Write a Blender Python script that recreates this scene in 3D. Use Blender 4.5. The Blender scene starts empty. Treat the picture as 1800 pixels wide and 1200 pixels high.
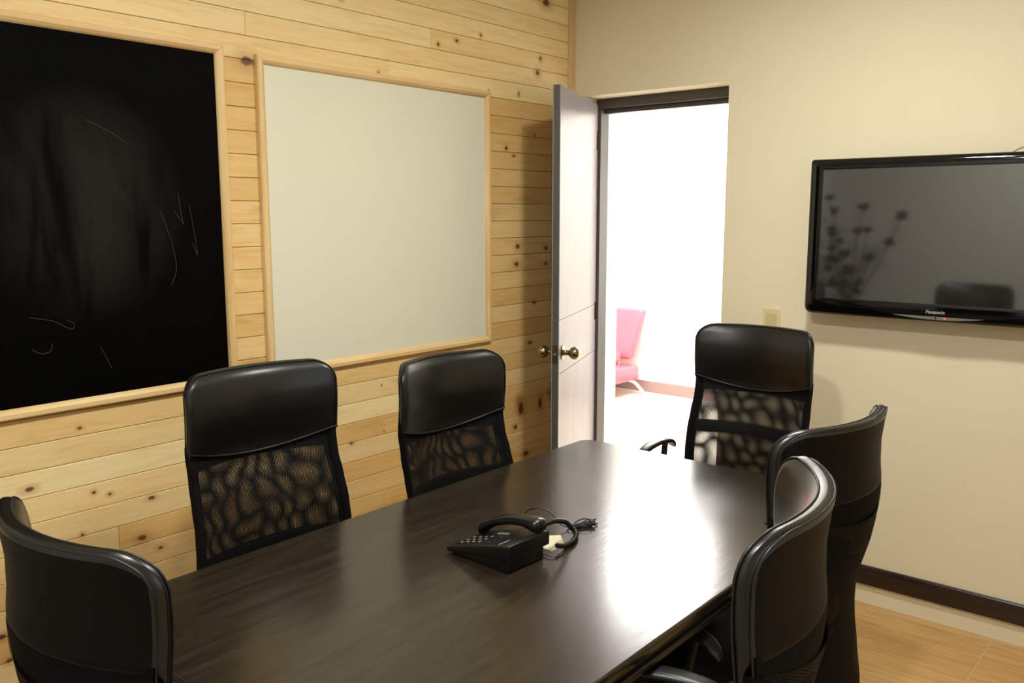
import bpy, bmesh, math, random
from mathutils import Vector, Matrix
PI = math.pi
S = bpy.context.scene
COL = S.collection
random.seed(7)

# ------------------------------------------------------------------ camera
cam_d = bpy.data.cameras.new('camera'); cam = bpy.data.objects.new('camera', cam_d); COL.objects.link(cam)
yaw, pitch, roll = math.radians(40.154), math.radians(8.415), math.radians(-0.028)
fwd = Vector((-math.sin(yaw)*math.cos(pitch), math.cos(yaw)*math.cos(pitch), -math.sin(pitch)))
rgt = Vector((math.cos(yaw), math.sin(yaw), 0)); upv = rgt.cross(fwd)
rgt2 = rgt*math.cos(roll) + upv*math.sin(roll); upv = rgt2.cross(fwd)
M = Matrix((rgt2, upv, -fwd)).transposed().to_4x4()
M.translation = Vector((2.58324, -3.52614, 1.59253))
cam.matrix_world = M
cam_d.sensor_width = 36; cam_d.lens = 1522.9*36/1800; cam_d.clip_start = 0.02
S.camera = cam

# ------------------------------------------------------------------ world, exposure
w = bpy.data.worlds.new('world'); S.world = w; w.use_nodes = True
w.node_tree.nodes['Background'].inputs[0].default_value = (0.75, 0.88, 1, 1)
w.node_tree.nodes['Background'].inputs[1].default_value = 2.0
S.view_settings.view_transform = 'Standard'
S.view_settings.look = 'None'
S.view_settings.gamma = 1
S.view_settings.use_curve_mapping = False
S.view_settings.exposure = 0.07

def area(name, loc, size, power, color, rot=(0, 0, 0), sy=None, shape='RECTANGLE'):
    l = bpy.data.lights.new(name, 'AREA'); l.shape = shape; l.size = size; l.size_y = sy or size
    l.energy = power; l.color = color
    o = bpy.data.objects.new(name, l); COL.objects.link(o); o.location = loc; o.rotation_euler = rot
    return o
WARM = (0.97, 1.0, 0.94)
# lamps recessed in the meeting room ceiling (their lenses are built below)
LAMPS = [(1.60, -1.30), (1.60, -2.80)]
for (lx, ly) in LAMPS:
    area('ceiling_lamp_light', (lx, ly, 2.685), 0.20, 27 if ly > -2 else 32, WARM, shape='DISK')
# the bright reception room beyond the door: ceiling panel and an added fill light at its side wall
area('reception_panel_light', (-0.9, 2.1, 2.68), 1.5, 85, (1, 0.97, 0.95), sy=1.1)
area('reception_fill_light', (1.93, 1.9, 1.55), 1.5, 45, (0.95, 0.97, 1), rot=(0, PI/2, 0), sy=1.9)

# ------------------------------------------------------------------ materials
def new_mat(name):
    m = bpy.data.materials.new(name); m.use_nodes = True
    nt = m.node_tree; b = nt.nodes['Principled BSDF']
    return m, nt, b
def srgb(r, g, b):
    f = lambda c: (c/255/12.92) if c/255 <= .04045 else ((c/255+.055)/1.055)**2.4
    return (f(r), f(g), f(b), 1)
def N(nt, t, **kw):
    n = nt.nodes.new(t)
    for k, v in kw.items(): setattr(n, k, v)
    return n
def L(nt, a, b): nt.links.new(a, b)
def mathn(nt, op, a, b=None, c=None, clamp=False):
    n = nt.nodes.new('ShaderNodeMath'); n.operation = op; n.use_clamp = clamp
    for i, v in enumerate((a, b, c)):
        if v is None: continue
        if isinstance(v, (int, float)): n.inputs[i].default_value = v
        else: nt.links.new(v, n.inputs[i])
    return n.outputs[0]
def mixc(nt, fac, a, b, blend='MIX'):
    n = nt.nodes.new('ShaderNodeMix'); n.data_type = 'RGBA'; n.blend_type = blend
    if isinstance(fac, (int, float)): n.inputs[0].default_value = fac
    else: nt.links.new(fac, n.inputs[0])
    for i, v in ((6, a), (7, b)):
        if isinstance(v, tuple): n.inputs[i].default_value = v
        else: nt.links.new(v, n.inputs[i])
    return n.outputs[2]
def ramp(nt, fac, stops):
    n = nt.nodes.new('ShaderNodeValToRGB'); nt.links.new(fac, n.inputs[0])
    e = n.color_ramp.elements
    while len(e) < len(stops): e.new(0.5)
    for i, (p, c) in enumerate(stops):
        e[i].position = p; e[i].color = c if isinstance(c, tuple) else (c, c, c, 1)
    return n.outputs[0]
def noise(nt, vec, scale, detail=4, rough=0.55, dist=0.0):
    n = nt.nodes.new('ShaderNodeTexNoise'); n.inputs['Scale'].default_value = scale
    n.inputs['Detail'].default_value = detail; n.inputs['Roughness'].default_value = rough
    n.inputs['Distortion'].default_value = dist
    if vec is not None: nt.links.new(vec, n.inputs['Vector'])
    return n.outputs['Fac']
def mapping(nt, vec, scale=(1, 1, 1), loc=(0, 0, 0), rot=(0, 0, 0)):
    n = nt.nodes.new('ShaderNodeMapping'); nt.links.new(vec, n.inputs[0])
    n.inputs[1].default_value = loc; n.inputs[2].default_value = rot; n.inputs[3].default_value = scale
    return n.outputs[0]
def objco(nt): return nt.nodes.new('ShaderNodeTexCoord').outputs['Object']
def bump(nt, b, h, strength, dist=0.01):
    n = nt.nodes.new('ShaderNodeBump'); n.inputs['Strength'].default_value = strength
    n.inputs['Distance'].default_value = dist; nt.links.new(h, n.inputs['Height'])
    nt.links.new(n.outputs[0], b.inputs['Normal'])
def plain(name, col, rough=0.5, metal=0.0, spec=0.5, bscale=None, bstr=0.1, bdist=0.002, var=0.0, coat=0.0):
    m, nt, b = new_mat(name)
    b.inputs['Roughness'].default_value = rough; b.inputs['Metallic'].default_value = metal
    b.inputs['Specular IOR Level'].default_value = spec; b.inputs['Base Color'].default_value = col
    b.inputs['Coat Weight'].default_value = coat
    co = objco(nt)
    if var:
        f = noise(nt, co, 6, 3)
        L(nt, mixc(nt, f, tuple([c*(1-var) for c in col[:3]]+[1]), tuple([min(1, c*(1+var)) for c in col[:3]]+[1])), b.inputs['Base Color'])
    if bscale: bump(nt, b, noise(nt, co, bscale, 3), bstr, bdist)
    return m

MAT = {}
MAT['cream'] = plain('cream_paint', srgb(230, 219, 190), 0.62, spec=0.25, bscale=60, bstr=0.12, bdist=0.002, var=0.015)
MAT['white_paint'] = plain('white_paint', srgb(240, 238, 232), 0.6, spec=0.3, bscale=60, bstr=0.08, var=0.01)
MAT['grey_paint'] = plain('grey_paint', srgb(205, 203, 198), 0.65, spec=0.25, bscale=60, bstr=0.1, var=0.02)
MAT['ceiling'] = plain('ceiling_paint', srgb(238, 236, 230), 0.7, spec=0.2, bscale=40, bstr=0.08)
MAT['frame_grey'] = plain('painted_door_frame', srgb(84, 80, 74), 0.35, spec=0.5, bscale=25, bstr=0.05, var=0.06)
MAT['leather'] = plain('black_leather', (0.0030, 0.0028, 0.0024, 1), 0.33, spec=0.6, bscale=420, bstr=0.22, bdist=0.0008)
MAT['leather_back'] = plain('black_backing_cloth', (0.0022, 0.0016, 0.0013, 1), 0.55, spec=0.14, bscale=700, bstr=0.2, bdist=0.0006)
MAT['piping'] = plain('black_piping', (0.012, 0.011, 0.010, 1), 0.42, spec=0.35, bscale=300, bstr=0.1, bdist=0.0005)
MAT['band'] = plain('black_woven_border', (0.0035, 0.0033, 0.003, 1), 0.85, spec=0.12, bscale=700, bstr=0.2, bdist=0.0006)
MAT['plastic'] = plain('black_plastic', (0.006, 0.006, 0.006, 1), 0.38, spec=0.5, bscale=300, bstr=0.08, bdist=0.0004)
MAT['phone'] = plain('phone_plastic', (0.0045, 0.0043, 0.004, 1), 0.33, spec=0.5, bscale=600, bstr=0.1, bdist=0.0003)
MAT['rubber'] = plain('cord_rubber', (0.008, 0.008, 0.007, 1), 0.35, spec=0.5, bscale=200, bstr=0.05)
MAT['gloss'] = plain('piano_black', (0.002, 0.002, 0.002, 1), 0.06, spec=0.6, bscale=3, bstr=0.01)
MAT['chrome'] = plain('chrome', (0.75, 0.75, 0.76, 1), 0.12, 1.0, bscale=40, bstr=0.01)
MAT['brass'] = plain('aged_brass', srgb(150, 140, 112), 0.2, 1.0, bscale=60, bstr=0.03, var=0.15)
MAT['switch'] = plain('beige_switch_plastic', srgb(222, 205, 162), 0.35, spec=0.5, bscale=20, bstr=0.02)
MAT['pink'] = plain('pink_leather', srgb(218, 92, 110), 0.3, spec=0.5, bscale=120, bstr=0.1, bdist=0.001, coat=0.2)
MAT['paper'] = plain('paper', srgb(196, 186, 158), 0.7, spec=0.2, bscale=50, bstr=0.03)
MAT['mark'] = plain('grey_marking', srgb(165, 160, 150), 0.5, bscale=50, bstr=0.02)
MAT['silver'] = plain('silver_plastic', srgb(150, 146, 138), 0.25, 0.6, bscale=80, bstr=0.02)
MAT['dry_flower'] = plain('dried_petals', srgb(70, 42, 32), 0.8, spec=0.2, bscale=120, bstr=0.4, var=0.3)
MAT['stem'] = plain('dried_stem', srgb(72, 62, 38), 0.8, spec=0.2, bscale=120, bstr=0.3, var=0.2)
MAT['vase'] = plain('dark_ceramic', srgb(50, 40, 34), 0.3, bscale=20, bstr=0.1, var=0.2)

def emis(name, col, s):
    m, nt, b = new_mat(name); b.inputs['Base Color'].default_value = col
    b.inputs['Emission Color'].default_value = col; b.inputs['Emission Strength'].default_value = s
    v = noise(nt, objco(nt), 3, 2); L(nt, mathn(nt, 'MULTIPLY_ADD', v, 0.02*s, s*0.99), b.inputs['Emission Strength'])
    return m
MAT['lens'] = emis('lit_lamp_lens', (1, 0.88, 0.66, 1), 25)
MAT['panel'] = emis('lit_ceiling_panel', (1, 0.98, 0.95, 1), 16)
MAT['red_led'] = emis('red_led', (1, 0.05, 0.04, 1), 3)

# pine cladding: tone comes from a per-plank attribute, knots from a list
KNOTS = [(-1.822, 2.090, .030, .017, 1), (-1.843, 1.058, .032, .019, 1), (-.423, 1.44, .016, .014, 1), (-.431, 1.359, .018, .014, 1),
         (-.209, 1.426, .013, .011, 1), (-.209, 1.352, .012, .010, 1), (-.503, 1.882, .013, .012, .7), (-.452, 1.85, .016, .008, .5),
         (-.67, 2.344, .008, .008, .9), (-.259, 2.301, .011, .011, .9), (-.28, 2.235, .022, .018, .5), (-.218, 2.555, .028, .020, .9),
         (-.928, 2.27, .008, .008, 1), (-2.278, .578, .015, .010, 1.1), (-2.417, .762, .007, .006, 1), (-2.444, .966, .008, .005, .9),
         (-2.594, .816, .016, .008, .9), (-2.459, .641, .006, .006, 1), (-2.219, .528, .012, .007, .8), (-2.37, .745, .008, .006, .8),
         (-2.24, .70, .016, .009, .5), (-1.27, .915, .004, .005, .8), (-1.263, .727, .004, .004, .8), (-1.43, .71, .010, .006, .9),
         (-2.684, .334, .011, .009, 1), (-.416, 2.127, .006, .010, 1), (-1.25, 2.12, .006, .006, .9), (-.82, 2.30, .014, .008, .7),
         (-.40, .668, .020, .034, 1.2), (-.44, .585, .017, .012, 1), (-.25, .67, .016, .03, 1.1), (-.33, .98, .022, .012, .6),
         (-.30, 1.17, .020, .012, .6), (-.36, .44, .02, .014, 1), (-2.70, .41, .02, .01, .7), (-1.42, 2.36, .010, .008, .8),
         (-1.31, 1.02, .006, .004, .8), (-2.9, 1.3, .016, .01, 1), (-3.2, .9, .014, .01, 1), (-3.1, .5, .014, .01, 1), (-2.52, .33, .015, .008, .8),
         (-.30, 1.95, .006, .008, .8), (-.62, 2.12, .005, .005, .8)]
def make_pine():
    m, nt, b = new_mat('knotty_pine')
    co = objco(nt)
    at = nt.nodes.new('ShaderNodeAttribute'); at.attribute_name = 'tone'
    sep = N(nt, 'ShaderNodeSeparateColor'); L(nt, at.outputs['Color'], sep.inputs[0])
    tone, off, warm = sep.outputs[0], sep.outputs[1], sep.outputs[2]
    cmb = N(nt, 'ShaderNodeCombineXYZ'); L(nt, mathn(nt, 'MULTIPLY', off, 37.0), cmb.inputs[0]); L(nt, mathn(nt, 'MULTIPLY', off, 11.0), cmb.inputs[1])
    vadd = N(nt, 'ShaderNodeVectorMath', operation='ADD'); L(nt, co, vadd.inputs[0]); L(nt, cmb.outputs[0], vadd.inputs[1])
    v = vadd.outputs[0]
    g1 = noise(nt, mapping(nt, v, (1, 1.3, 16)), 2.2, 5, 0.6, 0.9)
    g2 = noise(nt, mapping(nt, v, (1, 3, 90)), 3.0, 3, 0.6, 0.2)
    g3 = noise(nt, mapping(nt, v, (1, 1.0, 5)), 2.0, 2, 0.5, 1.5)
    pale = mixc(nt, tone, srgb(247, 225, 172), srgb(236, 197, 134))
    pale = mixc(nt, mathn(nt, 'MULTIPLY', warm, 0.75), pale, srgb(200, 150, 62))
    c = mixc(nt, ramp(nt, g1, [(0.45, 0.0), (0.72, 0.55)]), pale, mixc(nt, 1.0, pale, srgb(240, 214, 176), 'MULTIPLY'))
    c = mixc(nt, mathn(nt, 'MULTIPLY', ramp(nt, g2, [(0.4, 0), (0.7, 1)]), 0.16), c, mixc(nt, 1.0, c, srgb(215, 175, 125), 'MULTIPLY'))
    streak = ramp(nt, g3, [(0.58, 0.0), (0.72, 1.0)])
    c = mixc(nt, mathn(nt, 'MULTIPLY', streak, mathn(nt, 'MULTIPLY_ADD', warm, 0.6, 0.03)), c, srgb(180, 126, 62))
    sx = N(nt, 'ShaderNodeSeparateXYZ'); L(nt, co, sx.inputs[0]); Y, Z = sx.outputs[1], sx.outputs[2]
    wob = mathn(nt, 'MULTIPLY_ADD', noise(nt, co, 45, 2), 0.9, -0.45)
    ring = None; core = None
    for (ky, kz, ry, rz, d) in KNOTS:
        dy = mathn(nt, 'DIVIDE', mathn(nt, 'SUBTRACT', Y, ky), ry); dz = mathn(nt, 'DIVIDE', mathn(nt, 'SUBTRACT', Z, kz), rz)
        r2 = mathn(nt, 'ADD', mathn(nt, 'MULTIPLY', dy, dy), mathn(nt, 'MULTIPLY', dz, dz))
        r = mathn(nt, 'MULTIPLY', r2, 1.0)
        core = r if core is None else mathn(nt, 'MINIMUM', core, mathn(nt, 'MULTIPLY', r, 1.0/ max(0.35, d)))
    r = mathn(nt, 'ADD', mathn(nt, 'SQRT', core), wob)
    halo = ramp(nt, mathn(nt, 'MULTIPLY', r, 0.3), [(0.25, 1.0), (0.85, 0.0)])
    c = mixc(nt, mathn(nt, 'MULTIPLY', halo, 0.45), c, srgb(170, 112, 60))
    dark = ramp(nt, r, [(0.62, 1.0), (1.0, 0.0)])
    kc = mixc(nt, noise(nt, co, 160, 2), srgb(60, 30, 12), srgb(128, 74, 36))
    c = mixc(nt, mathn(nt, 'MULTIPLY', dark, 0.92), c, kc)
    L(nt, c, b.inputs['Base Color'])
    b.inputs['Roughness'].default_value = 0.48; b.inputs['Specular IOR Level'].default_value = 0.35
    bump(nt, b, g2, 0.06, 0.002)
    return m
MAT['pine'] = make_pine()
def wood(name, c1, c2, scale=(1, 1.3, 22), rough=0.45, base=2.0, spec=0.4, rv=0.0):
    m, nt, b = new_mat(name); co = objco(nt)
    g = noise(nt, mapping(nt, co, scale), base, 5, 0.6, 0.6)
    L(nt, mixc(nt, ramp(nt, g, [(0.35, 0), (0.68, 1)]), c1, c2), b.inputs['Base Color'])
    b.inputs['Roughness'].default_value = rough; b.inputs['Specular IOR Level'].default_value = spec
    if rv: L(nt, mathn(nt, 'MULTIPLY_ADD', g, rv, rough-rv*0.5), b.inputs['Roughness'])
    bump(nt, b, g, 0.05, 0.001)
    return m
MAT['pine_trim_y'] = wood('pine_trim', srgb(232, 200, 146), srgb(216, 176, 118), (6, 1, 14))
MAT['pine_trim_z'] = wood('pine_trim_upright', srgb(230, 198, 144), srgb(214, 174, 116), (6, 14, 1))
MAT['dark_trim'] = wood('dark_baseboard_wood', (0.012, 0.006, 0.004, 1), (0.035, 0.018, 0.013, 1), (1.5, 1, 26), 0.35, 3, 0.5)
MAT['door'] = wood('grey_door_veneer', srgb(138, 131, 133), srgb(149, 142, 144), (10, 10, 1), 0.33, 2, 0.5)
MAT['door_edge'] = plain('door_edge_paint', srgb(78, 77, 73), 0.4, bscale=40, bstr=0.04, var=0.08)
MAT['wenge'] = wood('wenge_edge', (0.010, 0.0065, 0.005, 1), (0.03, 0.020, 0.015, 1), (20, 1, 20), 0.3, 2, 0.5)
def make_table():
    m, nt, b = new_mat('wenge_tabletop'); co = objco(nt)
    g = noise(nt, mapping(nt, co, (9, 0.8, 1)), 5, 6, 0.65, 0.4)
    g2 = noise(nt, mapping(nt, co, (60, 4, 1)), 4, 3, 0.6)
    c = mixc(nt, ramp(nt, g, [(0.35, 0), (0.7, 1)]), (0.013, 0.0095, 0.006, 1), (0.034, 0.025, 0.015, 1))
    c = mixc(nt, mathn(nt, 'MULTIPLY', ramp(nt, g2, [(0.45, 0), (0.65, 1)]), 0.4), c, (0.010, 0.007, 0.005, 1))
    L(nt, c, b.inputs['Base Color'])
    b.inputs['Specular IOR Level'].default_value = 0.6
    sm = noise(nt, co, 3.5, 5, 0.6)
    L(nt, mathn(nt, 'MULTIPLY_ADD', sm, 0.10, 0.17), b.inputs['Roughness'])
    h = mathn(nt, 'ADD', mathn(nt, 'MULTIPLY', noise(nt, mapping(nt, co, (14, 3, 1)), 3, 4, 0.6), 1.0), mathn(nt, 'MULTIPLY', g2, 0.12))
    bump(nt, b, h, 0.10, 0.0025)
    return m
MAT['tabletop'] = make_table()
def make_floor():
    m, nt, b = new_mat('wood_look_tile'); co = objco(nt)
    sx = N(nt, 'ShaderNodeSeparateXYZ'); L(nt, co, sx.inputs[0]); X, Y = sx.outputs[0], sx.outputs[1]
    TX, TY = 0.60, 0.60
    fx = mathn(nt, 'FRACT', mathn(nt, 'DIVIDE', mathn(nt, 'SUBTRACT', X, 1.985-0.6*8), TX))
    fy = mathn(nt, 'FRACT', mathn(nt, 'DIVIDE', mathn(nt, 'SUBTRACT', Y, -0.62-0.6*20), TY))
    gr = mathn(nt, 'MAXIMUM', mathn(nt, 'LESS_THAN', fx, 0.006), mathn(nt, 'LESS_THAN', fy, 0.006))
    ix = mathn(nt, 'FLOOR', mathn(nt, 'DIVIDE', mathn(nt, 'SUBTRACT', X, 1.985-0.6*8), TX))
    cmb = N(nt, 'ShaderNodeCombineXYZ'); L(nt, mathn(nt, 'MULTIPLY', ix, 3.7), cmb.inputs[2])
    vadd = N(nt, 'ShaderNodeVectorMath', operation='ADD'); L(nt, co, vadd.inputs[0]); L(nt, cmb.outputs[0], vadd.inputs[1])
    g = noise(nt, mapping(nt, vadd.outputs[0], (1.2, 16, 1)), 3, 6, 0.65, 0.4)
    g2 = noise(nt, mapping(nt, vadd.outputs[0], (2, 30, 1)), 3, 3, 0.6)
    c = mixc(nt, ramp(nt, g, [(0.3, 0), (0.72, 1)]), srgb(212, 170, 112), srgb(182, 136, 78))
    c = mixc(nt, ramp(nt, g2, [(0.62, 0), (0.75, 0.6)]), c, srgb(140, 100, 60))
    c = mixc(nt, mathn(nt, 'MULTIPLY', gr, 0.75), c, srgb(200, 180, 150))
    L(nt, c, b.inputs['Base Color']); b.inputs['Roughness'].default_value = 0.4
    bump(nt, b, mathn(nt, 'SUBTRACT', 1.0, gr), 0.3, 0.001)
    return m
MAT['floor'] = make_floor()
def make_rfloor():
    m, nt, b = new_mat('pale_tile'); co = objco(nt)
    br = N(nt, 'ShaderNodeTexBrick'); L(nt, co, br.inputs[0]); br.offset = 0; br.inputs['Scale'].default_value = 1
    br.inputs['Brick Width'].default_value = .6; br.inputs['Row Height'].default_value = .6; br.inputs['Mortar Size'].default_value = .003
    br.inputs['Color1'].default_value = srgb(228, 218, 204); br.inputs['Color2'].default_value = srgb(222, 212, 198); br.inputs['Mortar'].default_value = srgb(200, 190, 178)
    L(nt, br.outputs[0], b.inputs['Base Color']); b.inputs['Roughness'].default_value = 0.25
    return m
MAT['rfloor'] = make_rfloor()
def make_chalk():
    m, nt, b = new_mat('blackboard_surface'); co = objco(nt)
    sx = N(nt, 'ShaderNodeSeparateXYZ'); L(nt, co, sx.inputs[0]); Y, Z = sx.outputs[1], sx.outputs[2]
    sm = noise(nt, mapping(nt, co, (1, 5, 1.1), rot=(0.35, 0, 0)), 1.6, 5, 0.6, 0.5)
    fine = noise(nt, mapping(nt, co, (1, 40, 10), rot=(0.35, 0, 0)), 4, 4, 0.7)
    # wiped patch of chalk dust
    dy = mathn(nt, 'DIVIDE', mathn(nt, 'SUBTRACT', Y, -2.38), 0.32); dz = mathn(nt, 'DIVIDE', mathn(nt, 'SUBTRACT', Z, 1.62), 0.36)
    r2 = mathn(nt, 'ADD', mathn(nt, 'MULTIPLY', dy, dy), mathn(nt, 'MULTIPLY', dz, dz))
    patch = ramp(nt, mathn(nt, 'ADD', r2, mathn(nt, 'MULTIPLY_ADD', sm, 0.9, -0.45)), [(0.2, 1), (1.0, 0)])
    d = mathn(nt, 'MULTIPLY', patch, mathn(nt, 'MULTIPLY', ramp(nt, sm, [(0.36, 0), (0.62, 1)]), mathn(nt, 'MULTIPLY_ADD', fine, 0.9, 0.4)))
    L(nt, mixc(nt, mathn(nt, 'MULTIPLY', d, 0.30), (0.0008, 0.0007, 0.0004, 1), (0.060, 0.056, 0.046, 1)), b.inputs['Base Color'])
    b.inputs['Roughness'].default_value = 0.6; b.inputs['Specular IOR Level'].default_value = 0.045
    return m
MAT['chalkboard'] = make_chalk()
MAT['chalk'] = plain('chalk_line', srgb(80, 77, 68), 0.9, spec=0.1, bscale=300, bstr=0.2, var=0.4)
MAT['whiteboard'] = plain('whiteboard_surface', srgb(226, 221, 200), 0.38, spec=0.4, bscale=2, bstr=0.01, var=0.01)
def make_screen():
    m, nt, b = new_mat('plasma_glass'); co = objco(nt)
    n1 = noise(nt, co, 500, 2)
    L(nt, mixc(nt, n1, (0.014, 0.013, 0.012, 1), (0.024, 0.022, 0.020, 1)), b.inputs['Base Color'])
    b.inputs['Roughness'].default_value = 0.045; b.inputs['IOR'].default_value = 2.4
    b.inputs['Specular IOR Level'].default_value = 0.5
    return m
MAT['screen'] = make_screen()
def make_mesh_mat(name, pitch, ang, warp, thr):
    m, nt, b = new_mat(name)
    uv = N(nt, 'ShaderNodeTexCoord').outputs['UV']
    wn = N(nt, 'ShaderNodeTexNoise'); wn.inputs['Scale'].default_value = 7; wn.inputs['Detail'].default_value = 1; L(nt, uv, wn.inputs['Vector'])
    sub = N(nt, 'ShaderNodeVectorMath', operation='SUBTRACT'); L(nt, wn.outputs['Color'], sub.inputs[0]); sub.inputs[1].default_value = (.5, .5, .5)
    sc = N(nt, 'ShaderNodeVectorMath', operation='SCALE'); L(nt, sub.outputs[0], sc.inputs[0]); sc.inputs['Scale'].default_value = warp
    ad = N(nt, 'ShaderNodeVectorMath', operation='ADD'); L(nt, uv, ad.inputs[0]); L(nt, sc.outputs[0], ad.inputs[1])
    sp = N(nt, 'ShaderNodeSeparateXYZ'); L(nt, ad.outputs[0], sp.inputs[0])
    k = 2*PI/(pitch*math.sqrt(3)/2)
    tot = None
    for i in range(3):
        a = ang + i*PI/3
        ph = mathn(nt, 'ADD', mathn(nt, 'MULTIPLY', sp.outputs[0], k*math.cos(a)), mathn(nt, 'MULTIPLY', sp.outputs[1], k*math.sin(a)))
        c = mathn(nt, 'COSINE', ph); tot = c if tot is None else mathn(nt, 'ADD', tot, c)
    hole = mathn(nt, 'GREATER_THAN', tot, thr)
    b.inputs['Base Color'].default_value = (0.004, 0.0038, 0.0035, 1); b.inputs['Roughness'].default_value = 0.7
    b.inputs['Specular IOR Level'].default_value = 0.2
    L(nt, mathn(nt, 'SUBTRACT', 1.0, hole), b.inputs['Alpha'])
    return m
MAT['mesh_front'] = make_mesh_mat('front_mesh_fabric', 0.0050, 0.0, 0.006, 0.18)
MAT['mesh_rear'] = make_mesh_mat('rear_mesh_fabric', 0.0053, 0.045, 0.012, 0.18)

# ------------------------------------------------------------------ mesh helpers
class MB:
    def __init__(s): s.v = []; s.f = []; s.sm = []
    def add(s, vs, fs, smooth=False):
        o = len(s.v); s.v += [tuple(v) for v in vs]; s.f += [tuple(i+o for i in f) for f in fs]; s.sm += [smooth]*len(fs); return s
    def box(s, x0, x1, y0, y1, z0, z1):
        vs = [(x0, y0, z0), (x1, y0, z0), (x1, y1, z0), (x0, y1, z0), (x0, y0, z1), (x1, y0, z1), (x1, y1, z1), (x0, y1, z1)]
        return s.add(vs, [(0, 3, 2, 1), (4, 5, 6, 7), (0, 1, 5, 4), (1, 2, 6, 5), (2, 3, 7, 6), (3, 0, 4, 7)])
    def grid(s, P, nu, nv, smooth=True, flip=False, closeu=False):
        fs = []
        for i in range(nu-1 + (1 if closeu else 0)):
            for j in range(nv-1):
                a = i*nv+j; b2 = ((i+1) % nu)*nv+j
                q = (a, b2, b2+1, a+1); fs.append(q[::-1] if flip else q)
        return s.add(P, fs, smooth)
    def tube(s, pts, r, seg=8, cap=True, smooth=True):
        pts = [Vector(p) for p in pts]; n = len(pts); rs = r if isinstance(r, (list, tuple)) else [r]*n
        P = []; T0 = (pts[1]-pts[0]).normalized()
        ref = Vector((0, 0, 1)) if abs(T0.z) < .9 else Vector((1, 0, 0))
        nrm = (ref - T0*ref.dot(T0)).normalized()
        for i in range(n):
            T = (pts[min(i+1, n-1)]-pts[max(i-1, 0)]).normalized()
            nrm = (nrm - T*nrm.dot(T)).normalized(); bn = T.cross(nrm)
            for k in range(seg):
                a = 2*PI*k/seg; P.append(pts[i]+(nrm*math.cos(a)+bn*math.sin(a))*rs[i])
        fs = []
        for i in range(n-1):
            for k in range(seg):
                k2 = (k+1) % seg; fs.append((i*seg+k, i*seg+k2, (i+1)*seg+k2, (i+1)*seg+k))
        if cap: fs += [tuple(range(seg))[::-1], tuple((n-1)*seg+k for k in range(seg))]
        return s.add(P, fs, smooth)
    def lathe(s, prof, seg=24, M=None, smooth=True):
        P = []
        for (r, z) in prof:
            for k in range(seg):
                a = 2*PI*k/seg; p = Vector((r*math.cos(a), r*math.sin(a), z)); P.append(M @ p if M else p)
        fs = []
        for i in range(len(prof)-1):
            for k in range(seg):
                k2 = (k+1) % seg; fs.append((i*seg+k, i*seg+k2, (i+1)*seg+k2, (i+1)*seg+k))
        fs += [tuple(range(seg))[::-1], tuple((len(prof)-1)*seg+k for k in range(seg))]
        return s.add(P, fs, smooth)
    def prism(s, poly, z0, z1, ax='z', smooth=False):
        n = len(poly)
        def m(a, b, c): return {'z': (a, b, c), 'y': (a, c, b), 'x': (c, a, b)}[ax]
        vs = [m(a, b, z0) for a, b in poly]+[m(a, b, z1) for a, b in poly]
        fs = [tuple(range(n))[::-1], tuple(range(n, 2*n))]+[(i, (i+1) % n, n+(i+1) % n, n+i) for i in range(n)]
        return s.add(vs, fs, smooth)
    def build(s, name, mat, parent=None, bevel=0, seg=2, angle=40, weighted=False):
        me = bpy.data.meshes.new(name); me.from_pydata(s.v, [], s.f); me.update()
        bm = bmesh.new(); bm.from_mesh(me); bmesh.ops.recalc_face_normals(bm, faces=bm.faces)
        if bevel:
            es = [e for e in bm.edges if len(e.link_faces) == 2 and e.calc_face_angle(0) > math.radians(angle)]
            bmesh.ops.bevel(bm, geom=es, offset=bevel, segments=seg, profile=0.5, affect='EDGES', clamp_overlap=True)
        bm.to_mesh(me); bm.free()
        if bevel:
            big = max(p.area for p in me.polygons)*.25
            me.set_sharp_from_angle(angle=math.radians(50))
            for p in me.polygons: p.use_smooth = p.area < big
        else:
            for p, sm in zip(me.polygons, s.sm): p.use_smooth = sm
            if any(s.sm): me.set_sharp_from_angle(angle=math.radians(60))
        me.materials.append(mat if not isinstance(mat, str) else MAT[mat])
        o = bpy.data.objects.new(name, me); COL.objects.link(o)
        if parent: o.parent = parent
        return o
def thing(name, label, cat, loc=(0, 0, 0), rz=0, group=None):
    o = bpy.data.objects.new(name, None); COL.objects.link(o); o.empty_display_size = 0.05
    o.location = loc; o.rotation_euler = (0, 0, rz); tag(o, label, cat, group); return o
def tag(o, label, cat, group=None):
    o['label'] = label; o['category'] = cat
    if group: o['group'] = group
    return o
def struct(o): o['kind'] = 'structure'; return o
def smoothcurve(pts, n=12):
    pts = [Vector(p) for p in pts]; out = []
    for i in range(len(pts)-1):
        p0 = pts[max(i-1, 0)]; p1 = pts[i]; p2 = pts[i+1]; p3 = pts[min(i+2, len(pts)-1)]
        for k in range(n):
            t = k/n
            out.append(0.5*((2*p1)+(p2-p0)*t+(2*p0-5*p1+4*p2-p3)*t*t+(3*p1-p0-3*p2+p3)*t**3))
    out.append(pts[-1]); return out

# ------------------------------------------------------------------ the room
H = 2.72; XR = 3.75; YB = -3.76; WT = 0.34
struct(MB().box(-.15, XR+.15, YB-.15, 0.17, -.1, 0).build('floor', 'floor'))
struct(MB().box(-.15, XR+.15, YB-.15, WT, H, H+.1).build('ceiling', 'ceiling'))
DX0, DX1, DZ = 0.05, 0.825, 2.15
wb = MB(); wb.box(-.15, DX0, 0, .2, 0, H); wb.box(DX1, XR+.15, 0, .2, 0, H); wb.box(DX0, DX1, 0, .2, DZ, H)
struct(wb.build('wall_back', 'cream'))
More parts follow.
